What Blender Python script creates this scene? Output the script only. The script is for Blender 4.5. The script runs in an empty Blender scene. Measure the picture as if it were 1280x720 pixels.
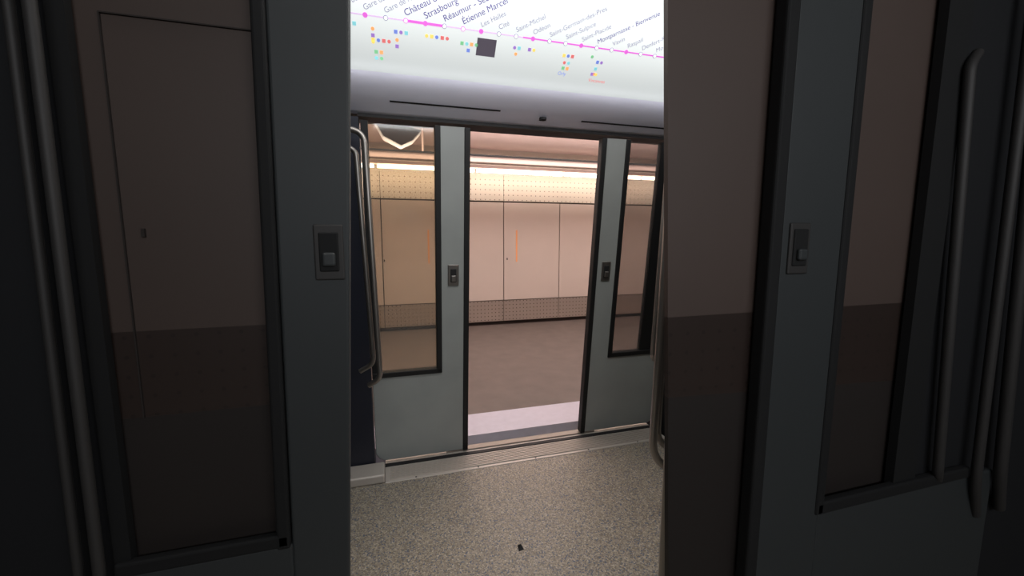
import bpy, math, random
from mathutils import Vector
random.seed(3)
S=bpy.context.scene
try:
    S.view_settings.view_transform='Standard'
except Exception: pass
def lin(c): 
    return tuple((v/255/12.92 if v/255<=.04045 else ((v/255+.055)/1.055)**2.4) for v in c)+(1,)
def mat(name,col,rough=.5,metal=0,emit=0,ecol=None,noise=0,nscale=20,coat=0):
    m=bpy.data.materials.new(name);m.use_nodes=True
    nt=m.node_tree;b=nt.nodes['Principled BSDF']
    c=lin(col);b.inputs['Base Color'].default_value=c
    b.inputs['Roughness'].default_value=rough;b.inputs['Metallic'].default_value=metal
    if coat: b.inputs['Coat Weight'].default_value=coat
    if emit:
        b.inputs['Emission Color'].default_value=lin(ecol or col);b.inputs['Emission Strength'].default_value=emit
    if noise:
        tc=nt.nodes.new('ShaderNodeTexCoord');n=nt.nodes.new('ShaderNodeTexNoise');n.inputs['Scale'].default_value=nscale;n.inputs['Detail'].default_value=6
        r=nt.nodes.new('ShaderNodeMapRange');r.inputs['From Min'].default_value=.3;r.inputs['From Max'].default_value=.7
        r.inputs['To Min'].default_value=1-noise;r.inputs['To Max'].default_value=1+noise
        mx=nt.nodes.new('ShaderNodeVectorMath');mx.operation='SCALE';mx.inputs[0].default_value=c[:3]
        nt.links.new(tc.outputs['Object'],n.inputs['Vector']);nt.links.new(n.outputs['Fac'],r.inputs['Value'])
        nt.links.new(r.outputs['Result'],mx.inputs['Scale']);nt.links.new(mx.outputs['Vector'],b.inputs['Base Color'])
    return m
def perf(name,col,dot,sp=.055,r=.13,rough=.4,metal=0,rnoise=0):
    m=mat(name,col,rough,metal);nt=m.node_tree;b=nt.nodes['Principled BSDF'];L=nt.links.new
    tc=nt.nodes.new('ShaderNodeTexCoord');sx=nt.nodes.new('ShaderNodeSeparateXYZ');L(tc.outputs['Object'],sx.inputs[0])
    def M(op,a,bb=None):
        n=nt.nodes.new('ShaderNodeMath');n.operation=op
        for i,v in enumerate((a,bb)):
            if v is None: continue
            if isinstance(v,(int,float)): n.inputs[i].default_value=v
            else: L(v,n.inputs[i])
        return n.outputs[0]
    fx=M('SUBTRACT',M('FRACT',M('DIVIDE',sx.outputs['X'],sp)),.5);fz=M('SUBTRACT',M('FRACT',M('DIVIDE',sx.outputs['Z'],sp)),.5)
    d=M('SQRT',M('ADD',M('MULTIPLY',fx,fx),M('MULTIPLY',fz,fz)));k=M('LESS_THAN',d,r)
    mx=nt.nodes.new('ShaderNodeMix');mx.data_type='RGBA';mx.inputs['A'].default_value=lin(col);mx.inputs['B'].default_value=lin(dot)
    L(k,mx.inputs['Factor']);L(mx.outputs['Result'],b.inputs['Base Color'])
    if rnoise:
        n=nt.nodes.new('ShaderNodeTexNoise');n.inputs['Scale'].default_value=3;L(tc.outputs['Object'],n.inputs['Vector'])
        bp=nt.nodes.new('ShaderNodeBump');bp.inputs['Strength'].default_value=rnoise;bp.inputs['Distance'].default_value=.05
        L(n.outputs['Fac'],bp.inputs['Height']);L(bp.outputs['Normal'],b.inputs['Normal'])
    return m
def glass(name,tint,refl=.25):
    m=bpy.data.materials.new(name);m.use_nodes=True;nt=m.node_tree
    for n in list(nt.nodes): nt.nodes.remove(n)
    o=nt.nodes.new('ShaderNodeOutputMaterial');t=nt.nodes.new('ShaderNodeBsdfTransparent');g=nt.nodes.new('ShaderNodeBsdfGlossy')
    t.inputs['Color'].default_value=lin(tint);g.inputs['Roughness'].default_value=.06;g.inputs['Color'].default_value=(.8,.85,.9,1)
    f=nt.nodes.new('ShaderNodeFresnel');f.inputs['IOR'].default_value=1.5;mx=nt.nodes.new('ShaderNodeMixShader')
    d=nt.nodes.new('ShaderNodeBsdfDiffuse');d.inputs['Color'].default_value=(.7,.7,.7,1);m2=nt.nodes.new('ShaderNodeMixShader');m2.inputs[0].default_value=.06
    nt.links.new(t.outputs[0],m2.inputs[1]);nt.links.new(d.outputs[0],m2.inputs[2])
    nt.links.new(f.outputs[0],mx.inputs[0]);nt.links.new(m2.outputs[0],mx.inputs[1]);nt.links.new(g.outputs[0],mx.inputs[2]);nt.links.new(mx.outputs[0],o.inputs[0])
    return m
def empty(name,loc=(0,0,0),rot=(0,0,0)):
    o=bpy.data.objects.new(name,None);o.location=loc;o.rotation_euler=[math.radians(r) for r in rot];S.collection.objects.link(o);o.empty_display_size=.1;return o
def mesh(name,vs,fs,m,parent=None,bevel=0,smooth=False):
    me=bpy.data.meshes.new(name);me.from_pydata(vs,[],fs);me.update();me.materials.append(m)
    o=bpy.data.objects.new(name,me);S.collection.objects.link(o)
    if parent: o.parent=parent
    if bevel:
        b=o.modifiers.new('b','BEVEL');b.width=bevel;b.segments=3;b.limit_method='ANGLE'
    if smooth:
        for p in me.polygons:p.use_smooth=True
    return o
def box(name,x0,x1,y0,y1,z0,z1,m,parent=None,bevel=0):
    vs=[(x,y,z) for x in(x0,x1) for y in(y0,y1) for z in(z0,z1)]
    fs=[(0,1,3,2),(4,6,7,5),(0,4,5,1),(2,3,7,6),(0,2,6,4),(1,5,7,3)]
    return mesh(name,vs,fs,m,parent,bevel)
def boxes(name,L,m,parent=None,bevel=0):
    vs=[];fs=[]
    for (x0,x1,y0,y1,z0,z1) in L:
        k=len(vs);vs+=[(x,y,z) for x in(x0,x1) for y in(y0,y1) for z in(z0,z1)]
        fs+=[tuple(i+k for i in f) for f in [(0,1,3,2),(4,6,7,5),(0,4,5,1),(2,3,7,6),(0,2,6,4),(1,5,7,3)]]
    return mesh(name,vs,fs,m,parent,bevel)
def prism(name,pts,y0,y1,m,parent=None,bevel=0):
    n=len(pts);vs=[(x,y0,z) for x,z in pts]+[(x,y1,z) for x,z in pts]
    fs=[tuple(range(n)),tuple(range(2*n-1,n-1,-1))]+[(i,i+n,(i+1)%n+n,(i+1)%n) for i in range(n)]
    o=mesh(name,vs,fs,m,parent,bevel)
    import bmesh
    bm=bmesh.new();bm.from_mesh(o.data);bmesh.ops.recalc_face_normals(bm,faces=bm.faces);bm.to_mesh(o.data);bm.free()
    return o
def profx(name,pts,x0,x1,m,parent=None):
    n=len(pts);vs=[(x0,y,z) for y,z in pts]+[(x1,y,z) for y,z in pts]
    fs=[(i,i+1,i+1+n,i+n) for i in range(n-1)]
    return mesh(name,vs,fs,m,parent)
def rbar(name,path,r,m,parent,corner=.06):
    P=[Vector(p) for p in path];Q=[P[0]]
    for i in range(1,len(P)-1):
        a=(P[i-1]-P[i]);b=(P[i+1]-P[i]);c=min(corner,a.length*.45,b.length*.45)
        A=P[i]+a.normalized()*c;B=P[i]+b.normalized()*c
        for k in range(9):
            t=k/8;Q.append(A*(1-t)**2+P[i]*2*t*(1-t)+B*t*t)
    Q.append(P[-1])
    cu=bpy.data.curves.new(name,'CURVE');cu.dimensions='3D';cu.bevel_depth=r;cu.bevel_resolution=5;cu.use_fill_caps=True
    sp=cu.splines.new('POLY');sp.points.add(len(Q)-1)
    for i,p in enumerate(Q): sp.points[i].co=(*p,1)
    sp.use_smooth=True
    cu.materials.append(m);o=bpy.data.objects.new(name,cu);S.collection.objects.link(o);o.parent=parent
    return o
def cyl(name,c,r,h,axis,m,parent=None,n=24):
    vs=[];
    for s in(-h/2,h/2):
        for i in range(n):
            a=2*math.pi*i/n;p=[r*math.cos(a),r*math.sin(a)]
            v={'x':(s,p[0],p[1]),'y':(p[0],s,p[1]),'z':(p[0],p[1],s)}[axis];vs.append(tuple(v[k]+c[k] for k in range(3)))
    fs=[tuple(range(n)),tuple(range(n,2*n))]+[(i,(i+1)%n,(i+1)%n+n,i+n) for i in range(n)]
    return mesh(name,vs,fs,m,parent)
# ---------- materials
M_leaf=mat('door_paint',(150,154,152),.42,noise=.06,nscale=5)
M_rub=mat('black_rubber',(14,14,15),.6)
M_steel=mat('brushed_steel',(150,145,140),.35,.9)
M_dark=mat('dark_recess',(20,20,22),.7)
M_navy=mat('navy_laminate',(22,26,40),.5)
M_head=mat('header_paint',(222,222,232),.5)
M_ceil=mat('car_ceiling',(200,200,200),.6)
M_tread=mat('aluminium_tread',(190,182,174),.45,.3)
M_wallp=mat('enamel_panel',(210,195,184),.14,noise=.03,nscale=1.5)
M_seam=mat('seam',(60,48,42),.7)
M_perfT=perf('perforated_top',(225,214,198),(140,120,104),.07,.11)
M_lit=mat('upper_wall_paint',(230,222,210),.5)
M_perfB=perf('perforated_steel',(190,176,164),(70,58,50),.055,.12,rough=.25,metal=.5,rnoise=.35)
M_plat=mat('platform_asphalt',(98,89,84),.55,noise=.12,nscale=6)
M_edge=mat('platform_edge_tile',(192,190,203),.5,noise=.04)
M_pceil=mat('station_ceiling',(240,216,212),.7)
M_beam=mat('beam_paint',(205,182,172),.5)
M_tube=mat('fluorescent',(255,240,220),.5,emit=10,ecol=(255,241,225))
M_gl=glass('door_glass',(232,226,212));M_gr=glass('door_glass_grey',(215,211,208))
# back-lit acrylic: brighter toward its tube (upper part), dimmer at the lower lip
M_map=mat('lit_acrylic',(110,114,113),.4,emit=1,ecol=(232,237,236));nt=M_map.node_tree
tc=nt.nodes.new('ShaderNodeTexCoord');sx=nt.nodes.new('ShaderNodeSeparateXYZ');r=nt.nodes.new('ShaderNodeMapRange')
r.inputs['From Min'].default_value=0;r.inputs['From Max'].default_value=.3;r.inputs['To Min'].default_value=.56;r.inputs['To Max'].default_value=1.25
nt.links.new(tc.outputs['Object'],sx.inputs[0]);nt.links.new(sx.outputs['Y'],r.inputs['Value']);nt.links.new(r.outputs['Result'],nt.nodes['Principled BSDF'].inputs['Emission Strength'])
# car floor
M_floor=mat('speckled_vinyl',(150,138,118),.5);nt=M_floor.node_tree
tc=nt.nodes.new('ShaderNodeTexCoord');v=nt.nodes.new('ShaderNodeTexVoronoi');v.inputs['Scale'].default_value=190
cr=nt.nodes.new('ShaderNodeValToRGB');cr.color_ramp.interpolation='CONSTANT'
els=[(0,(132,124,109)),(.3,(156,147,130)),(.5,(110,103,92)),(.68,(138,132,124)),(.82,(80,88,104)),(.93,(174,165,150))]
for i,(p,c) in enumerate(els):
    e=cr.color_ramp.elements[i] if i<2 else cr.color_ramp.elements.new(p)
    e.position=p;e.color=lin(c)
sp=nt.nodes.new('ShaderNodeSeparateColor')
nt.links.new(tc.outputs['Object'],v.inputs['Vector']);nt.links.new(v.outputs['Color'],sp.inputs[0]);nt.links.new(sp.outputs[0],cr.inputs['Fac']);nt.links.new(cr.outputs['Color'],nt.nodes['Principled BSDF'].inputs['Base Color'])

# ---------- station
box('platform_floor',-5,12,.5,3.7,-.25,0,M_plat)
box('platform_edge_strip',-5,12,.17,.5,-.25,.002,M_edge)
sw=empty('wall_station',(0,3.55,0))
xs=[-3.55,-2.67,-1.79,-.94,-.08,.78,1.64,2.53,3.41,4.29,5.17,6.05,6.93,7.8]
boxes('enamel_panels',[(a+.006,b-.006,-.02,.02,.38,1.82) for a,b in zip(xs,xs[1:])],M_wallp,sw,.003)
box('backing',-5,12,.02,.15,0,2.6,M_seam,sw)
boxes('perforated_frieze',[(a+.003,b-.003,-.025,.02,1.84,2.2) for a,b in zip(xs[::2],xs[2::2])]+[(7.8,12,-.02,.02,1.84,2.2)],M_perfT,sw)
boxes('perforated_kickplate',[(a+.004,b-.004,-.015,.02,.06,.37) for a,b in zip(xs,xs[1:])],M_perfB,sw)
box('upper_lit_wall',-5,12,-.01,.02,2.2,2.56,M_lit,sw)
boxes('keyholes',[(b-.045,b-.03,-.026,-.018,.98,1.01) for b in (-.02,1.73,3.5)],M_dark,sw)
M_or=mat('orange_reflection',(238,165,108),.4,emit=.1)
boxes('orange_reflection_strips',[(.535,.555,-.026,-.02,.95,1.42),(1.83,1.85,-.026,-.02,.95,1.42)],M_or,sw)  # painted strips imitating orange reflections in the enamel
box('ceiling_station',-5,12,-.3,3.7,2.56,2.66,M_pceil)
li=empty('station_strip_light',(0,3.3,2.22))
boxes('tubes',[(x,x+1.26,-.02,.02,-.02,.02) for x in [-4+1.3*i for i in range(12)]],M_tube,li)
box('light_rail',-5,12,-.05,.05,.03,.07,M_beam,li)
boxes('rail_brackets',[(x,x+.03,-.01,.24,.04,.06) for x in [-4+1.3*i for i in range(12)]],M_beam,li)
bm_=empty('ceiling_cable_beam',(0,2.5,2.2))
box('beam',-5,12,-.06,.06,-.02,.06,M_beam,bm_,.01)
boxes('hangers',[(x,x+.02,-.02,.02,.06,.36) for x in (-2,0.4,2.75,4.4,6.6)],M_beam,bm_)
box('conduit',-5,12,-.09,-.06,.05,.065,M_dark,bm_)
hs=empty('hanging_speaker')
prism('horn',[(-.08,2.31),(.1,2.31),(.32,2.25),(.24,2.16),(.14,2.11),(-.01,2.18)],1.42,1.6,mat('speaker_grey',(112,108,108),.6),hs,.01)
boxes('rods',[(-.03,-.01,1.5,1.52,2.3,2.56),(.2,.22,1.5,1.52,2.26,2.56)],M_dark,hs)

# ---------- car shell
box('floor',-2.2,3.6,-4.4,-.22,-.12,0,M_floor)
tp=empty('door_sill',(0,0,0))
box('tread_base',-.06,1.72,-.235,.03,-.12,.004,M_tread,tp,.003)
boxes('tread_ribs',[(-.03,1.69,y,y+.006,.004,.010) for y in [-.212+.0165*i for i in range(8)]],M_tread,tp)
boxes('screws',[(x,x+.008,-.228,-.221,.004,.006) for x in (.1,.45,.8,1.15,1.5)],M_dark,tp)
box('door_track',-.1,1.76,-.075,-.045,0,.009,M_dark,tp)
box('outer_nosing',.3,1.3,-.02,.03,.0,.012,M_steel,tp)
hd=empty('door_header')
profx('soffit',[(-.21,1.912),(-.24,1.92),(-.33,1.965),(-.45,2.03)],-2.2,3.6,M_head,hd)
box('header_gasket',-.12,1.78,-.225,-.2,1.898,1.914,M_rub,hd)
u=math.radians(26.6)
def onsof(x0,x1,s0,s1,name,m):
    a=(-.21-.24*s0,1.91+.12*s0);b=(-.21-.24*s1,1.91+.12*s1);n=(-.006*math.sin(u),-.006*math.cos(u))
    vs=[(x0,a[0]+n[0],a[1]+n[1]),(x1,a[0]+n[0],a[1]+n[1]),(x1,b[0]+n[0],b[1]+n[1]),(x0,b[0]+n[0],b[1]+n[1])]
    mesh(name,vs,[(0,1,2,3)],m,hd)
onsof(.03,.57,.39,.43,'vent_slot_1',M_dark);onsof(1.03,1.6,.3,.34,'vent_slot_2',M_dark)
cyl('lock',(.808,-.285,1.94),.02,.012,'z',M_dark,hd)
pl=empty('wall_car_side')
box('pillar_left',-2.2,-.115,-.08,.05,-.1,1.9,M_navy,pl).rotation_euler=(math.radians(6.28),0,0)
box('pillar_right',1.765,3.6,-.08,.05,-.1,1.9,M_dark,pl).rotation_euler=(math.radians(6.28),0,0)
box('roof_side',-2.2,3.6,-.2,.0,1.92,2.6,M_dark,pl)
box('kick_plinth',-1.2,-.06,-.232,-.09,0,.05,M_tread,pl,.01)
box('ceiling',-2.2,3.6,-4.4,-.85,2.5,2.56,M_ceil)
box('wall_back',-2.2,3.6,-4.5,-4.4,-.1,2.56,M_navy)
box('wall_left',-2.3,-2.2,-4.5,0,-.1,2.6,M_navy);box('wall_right',3.6,3.7,-4.5,0,-.1,2.6,M_navy)

# ---------- sliding doors
def leaf(x_in,x_out,name,gm,ow=.035):
    s=1 if x_out>x_in else -1
    e=empty(name,(x_in,0,0),(6.28,0,0))
    def X(a,b): return (min(s*a,s*b),max(s*a,s*b))
    W=abs(x_out-x_in);T=1.895
    prism('lower_panel',[(s*.028,.02),(s*(W-.05),.02),(s*(W-.02),.035),(s*W,.07),(s*W,.56),(s*.028,.56)],-.025,.015,M_leaf,e,.006)
    a=X(.028,.17);box('stile',a[0],a[1],-.025,.015,.555,T,M_leaf,e,.003)
    c=X(W-ow,W);box('outer_stile',c[0],c[1],-.02,.015,.56,T,M_rub,e)
    r=X(0,.032);box('rubber_edge',r[0],r[1],-.03,.02,.015,T,M_rub,e,.006)
    f=X(.155,.185);box('window_gasket_side',f[0],f[1],-.032,.01,.55,T,M_rub,e,.004)
    f=X(.155,W);box('window_gasket_bottom',f[0],f[1],-.032,.01,.545,.575,M_rub,e,.004)
    f=X(.18,W-.02);box('glass',f[0],f[1],-.006,-.002,.57,T-.01,gm,e)
    h=empty('handle',(s*.09,-.028,1.12));h.parent=e
    box('plate',-.03,.03,-.004,.004,-.06,.06,M_steel,h,.004)
    box('recess',-.016,.016,-.008,.0,-.04,.035,M_dark,h,.003)
    box('pull',-.013,.013,-.016,-.004,-.035,-.0,M_steel,h,.004)
    return e
leaf(.43,-.11,'sliding_door',M_gl);leaf(1.192,1.76,'sliding_door',M_gr,.17)

# ---------- grab rails
g=empty('grab_rail')
rbar('bar',[(-.2,-.45,1.79),(-.085,-.45,1.775),(-.057,-.45,.66),(-.11,-.42,.62)],.013,M_steel,g,.07)
rbar('inner_bar',[(-.2,-.40,1.72),(-.125,-.40,1.71),(-.085,-.40,.72),(-.15,-.38,.68)],.012,M_steel,g,.06)
g=empty('grab_rail')
rbar('bar',[(1.56,-.40,1.735),(1.474,-.45,1.73),(1.425,-.45,.62),(1.52,-.40,.60)],.013,M_steel,g,.06)
g=empty('grab_rail')
rbar('bar',[(1.30,-.9,1.66),(1.158,-.9,1.58),(1.125,-.9,.33),(1.24,-.9,.22)],.018,M_steel,g,.1)
rbar('bar_2',[(1.30,-.86,1.7),(1.205,-.86,1.62),(1.175,-.86,.38),(1.27,-.86,.30)],.016,M_steel,g,.1)
g=empty('grab_pole')
rbar('pole',[(.755,-1.49,0),(.755,-1.49,1.2),(.755,-1.49,2.5)],.018,M_steel,g,.05)
cyl('floor_flange',(.755,-1.49,.008),.035,.016,'z',M_steel,g)

# ---------- route map
mp=empty('route_map_panel',(0,-.45,2.03),(130,0,0))
box('lightbox',-2.2,3.6,0,.62,-.06,0,M_map,mp)
def mm(n,c): return mat(n,c,.5,emit=.8)
Pm=mm('magenta',(220,105,210));Pl=mm('lilac',(214,184,224));Ink=mm('ink',(82,68,142));Wh=mat('white_dot',(250,250,250),.5,emit=.9)
Ink2=mm('ink_light',(142,140,168))
box('line_thin',-.3,1.7,.2075,.2125,0,.001,Pl,mp);box('line_bold',.1,.26,.205,.215,0,.0015,Pm,mp);box('line_right',.6,1.7,.207,.213,0,.0013,Pm,mp)
names=["Barbès","Gare du Nord","Gare de l'Est","Château d'Eau","Strasbourg - Saint-Denis","Réaumur - Sébastopol","Étienne Marcel","Les Halles","Cité","Saint-Michel","Odéon","Saint-Germain-des-Prés","Saint-Sulpice","Saint-Placide","Montparnasse - Bienvenüe","Vavin","Raspail","Denfert-Rochereau","Mouton-Duvernet","Alésia","Porte d'Orléans","Mairie de Montrouge","Barbara"]
for i in range(23):
    x=-.134+.078*i
    cyl('stop_%d'%i,(x,.21,.001),.0095,.003,'z',Pm if i in(3,6,) or i%3==1 else Ink2,mp,16)
    if i%3!=1: cyl('stop_in_%d'%i,(x,.21,.0025),.007,.002,'z',Wh,mp,16)
    big=3<=i<=6
    t=bpy.data.curves.new('label_%d'%i,'FONT');t.body=names[i];t.size=.034 if big else .028
    t.materials.append(Ink if big or i==14 else Ink2);o=bpy.data.objects.new('label_%d'%i,t);S.collection.objects.link(o);o.parent=mp
    o.location=(x+.0,.226,.002);o.rotation_euler=(0,0,math.radians(30))
cols=[(110,130,208),(238,165,105),(120,188,138),(214,110,110),(236,208,110),(150,115,190),(130,200,208)]
CM=[mm('line_colour_%d'%i,c) for i,c in enumerate(cols)]
k=0
for (x,s,nx,nz) in [(-.12,.175,2,1),(-.03,.165,1,3),(-.03,.125,4,1),(-.02,.08,2,2),(.06,.165,3,1),(.065,.135,1,2),(.185,.165,3,1),(.25,.165,2,1),(.335,.155,4,1),(.365,.13,1,1),(.57,.165,2,1),(.58,.14,1,1),(.64,.165,2,1),(.81,.16,3,1),(.82,.13,2,2),(.95,.17,1,1),(.985,.15,2,1),(.985,.12,1,2),(.975,.095,2,1)]:
    for i in range(nx):
        for j in range(nz):
            k+=1
            if k%2: cyl('badge_%d'%k,(x+i*.021,s-j*.024,.001),.007,.002,'z',CM[k*5%7],mp,12)
            else: box('badge_%d'%k,x+i*.021-.007,x+i*.021+.007,s-j*.024-.007,s-j*.024+.007,0,.002,CM[k*3%7],mp)
box('notice_square',.40,.485,.115,.185,0,.002,mat('notice',(105,98,112),.5,emit=.15),mp)
for i,(x,s,tx,mt) in enumerate([(.965,.06,'Vincennes',CM[3]),(.80,.075,'Orly',CM[0])]):
    t=bpy.data.curves.new('exit_%d'%i,'FONT');t.body=tx;t.size=.022;t.materials.append(mt);o=bpy.data.objects.new('exit_%d'%i,t);S.collection.objects.link(o);o.parent=mp;o.location=(x,s,.002)
# debris on floor
mesh('floor_debris',[(.485,-.905,0),(.51,-.9,0),(.508,-.87,0),(.49,-.868,0),(.499,-.887,.018)],[(0,1,4),(1,2,4),(2,3,4),(3,0,4),(3,2,1,0)],M_dark)

# ---------- added side screens repeating the doorway enlarged; not known parts of the car
K_leaf=mat('shaded_door_paint',(47,50,51),.6);K_b=mat('shaded_black',(9,9,10),.8);K_s=mat('shaded_seam',(40,33,30),.8)  # dark copies of the doorway materials, dimness put into the colours
K_p=mat('shaded_panel',(68,55,49),.6,noise=.06,nscale=2);K_k=perf('shaded_kick',(50,40,36),(40,32,29),.05,.1)
K_p2=mat('shaded_panel_right',(76,62,56),.6,noise=.06,nscale=2)
K_f=mat('shaded_skirt',(32,25,22),.7,noise=.05,nscale=3);K_t=mat('shaded_tube',(56,54,53),.6,.3);K_n=mat('shaded_navy',(12,13,17),.8)
# left
e=empty('added_screen_left',(0,-1.24,0))
box('added_board',-.72,-.26,.02,.035,1.09,2.5,K_p,e);box('added_kick_strip',-.72,-.26,.02,.035,.87,1.09,K_k,e);box('added_skirt',-.72,-.26,.02,.035,0.4,.87,K_f,e)
box('board_seam',-.603,-.600,.014,.02,.87,1.82,K_s,e);box('added_board_seam_h',-.60,-.28,.014,.02,1.817,1.82,K_s,e);box('added_latch',-.565,-.558,.012,.02,1.32,1.34,K_s,e)
box('added_side_panel',-2.2,-.655,0,.035,0,2.5,K_n,e)
e=empty('sliding_door',(0,-1.24,0))  # added door copy; its stiles, gasket and panel below are added too
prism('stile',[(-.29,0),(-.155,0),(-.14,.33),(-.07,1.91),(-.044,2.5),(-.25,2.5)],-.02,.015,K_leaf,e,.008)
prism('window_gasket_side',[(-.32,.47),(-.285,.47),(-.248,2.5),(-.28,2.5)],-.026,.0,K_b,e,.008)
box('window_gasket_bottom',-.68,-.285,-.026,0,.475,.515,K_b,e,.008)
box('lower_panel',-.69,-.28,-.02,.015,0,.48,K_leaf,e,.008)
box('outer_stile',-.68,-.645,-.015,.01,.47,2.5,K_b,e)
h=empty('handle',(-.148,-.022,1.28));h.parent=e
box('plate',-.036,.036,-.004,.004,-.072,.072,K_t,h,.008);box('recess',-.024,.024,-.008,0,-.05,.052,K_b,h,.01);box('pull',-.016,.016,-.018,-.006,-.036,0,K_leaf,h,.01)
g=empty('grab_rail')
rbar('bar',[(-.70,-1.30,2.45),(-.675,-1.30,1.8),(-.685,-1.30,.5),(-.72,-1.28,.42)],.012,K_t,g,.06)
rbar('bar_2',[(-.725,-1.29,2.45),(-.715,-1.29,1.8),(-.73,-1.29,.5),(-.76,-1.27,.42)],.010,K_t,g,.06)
# right
e=empty('added_screen_right',(0,-1.59,0))
prism('added_board',[(.664,1.12),(.625,1.844),(.59,2.5),(1.56,2.5),(1.56,1.12)],.02,.035,K_p2,e)
prism('added_kick_strip',[(.676,.91),(.664,1.12),(1.56,1.12),(1.56,.87)],.02,.035,K_k,e)
prism('added_skirt',[(.725,0),(.676,.91),(1.56,.87),(1.56,0)],.02,.035,K_f,e)
box('added_side_panel',1.54,3.6,.0,.035,0,2.5,K_n,e)
e=empty('sliding_door',(0,-1.59,0))  # added door copy; its edge, stiles, gasket and panel below are added too
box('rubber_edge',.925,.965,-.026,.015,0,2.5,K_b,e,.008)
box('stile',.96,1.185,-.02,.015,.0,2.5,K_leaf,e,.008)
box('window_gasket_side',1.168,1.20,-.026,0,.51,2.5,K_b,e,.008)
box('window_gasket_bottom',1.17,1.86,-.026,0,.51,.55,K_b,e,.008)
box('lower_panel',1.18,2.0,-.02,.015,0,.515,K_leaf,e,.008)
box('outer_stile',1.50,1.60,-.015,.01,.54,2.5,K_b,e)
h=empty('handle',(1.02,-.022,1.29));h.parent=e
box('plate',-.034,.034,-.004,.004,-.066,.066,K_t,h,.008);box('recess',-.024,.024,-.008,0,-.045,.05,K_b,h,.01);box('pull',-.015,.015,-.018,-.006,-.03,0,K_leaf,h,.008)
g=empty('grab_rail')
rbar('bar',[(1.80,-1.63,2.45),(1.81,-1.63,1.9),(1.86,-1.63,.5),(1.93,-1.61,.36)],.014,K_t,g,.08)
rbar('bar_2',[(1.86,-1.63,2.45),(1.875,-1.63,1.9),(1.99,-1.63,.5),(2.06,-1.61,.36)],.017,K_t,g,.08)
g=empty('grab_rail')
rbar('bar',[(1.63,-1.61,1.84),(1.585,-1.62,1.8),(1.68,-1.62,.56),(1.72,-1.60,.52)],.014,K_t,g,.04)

# ---------- lights
def area(n,loc,rot,sx,sy,e,c):
    l=bpy.data.lights.new(n,'AREA');l.shape='RECTANGLE';l.size=sx;l.size_y=sy;l.energy=e;l.color=c
    o=bpy.data.objects.new(n,l);o.location=loc;o.rotation_euler=[math.radians(r) for r in rot];S.collection.objects.link(o)
area('station_lamp',(2.5,2.0,2.5),(0,0,0),8,.4,74,(1,.93,.88))
area('ceiling_fill_light',(2.5,1.6,2.05),(180,0,0),8,.2,120,(1,.87,.84))  # added uplight without a fixture, brightens the station ceiling
area('car_ceiling_lamp',(.7,-1.2,2.45),(0,0,0),2,.4,20,(1,.98,.95))
area('rear_fill_light',(.7,-4.2,2.1),(80,0,0),3,.35,34,(.95,.97,1))  # added unseen fill behind the camera, brightens the door header
area('header_fill_light',(.7,-.50,1.99),(115,0,0),2.6,.02,.9,(.93,.93,1))  # added fill turned from the camera, imitates map glow on the header
w=bpy.data.worlds.new('w');S.world=w;w.use_nodes=True;w.node_tree.nodes['Background'].inputs[0].default_value=(.02,.02,.022,1)
cd=bpy.data.cameras.new('camera');cd.sensor_width=36;cd.lens=520/1280*36;cam=bpy.data.objects.new('camera',cd);S.collection.objects.link(cam)
cam.location=(0,-2.44,1.32);cam.rotation_euler=(math.radians(83),0,math.radians(-16.5));S.camera=cam;cd.clip_start=.05
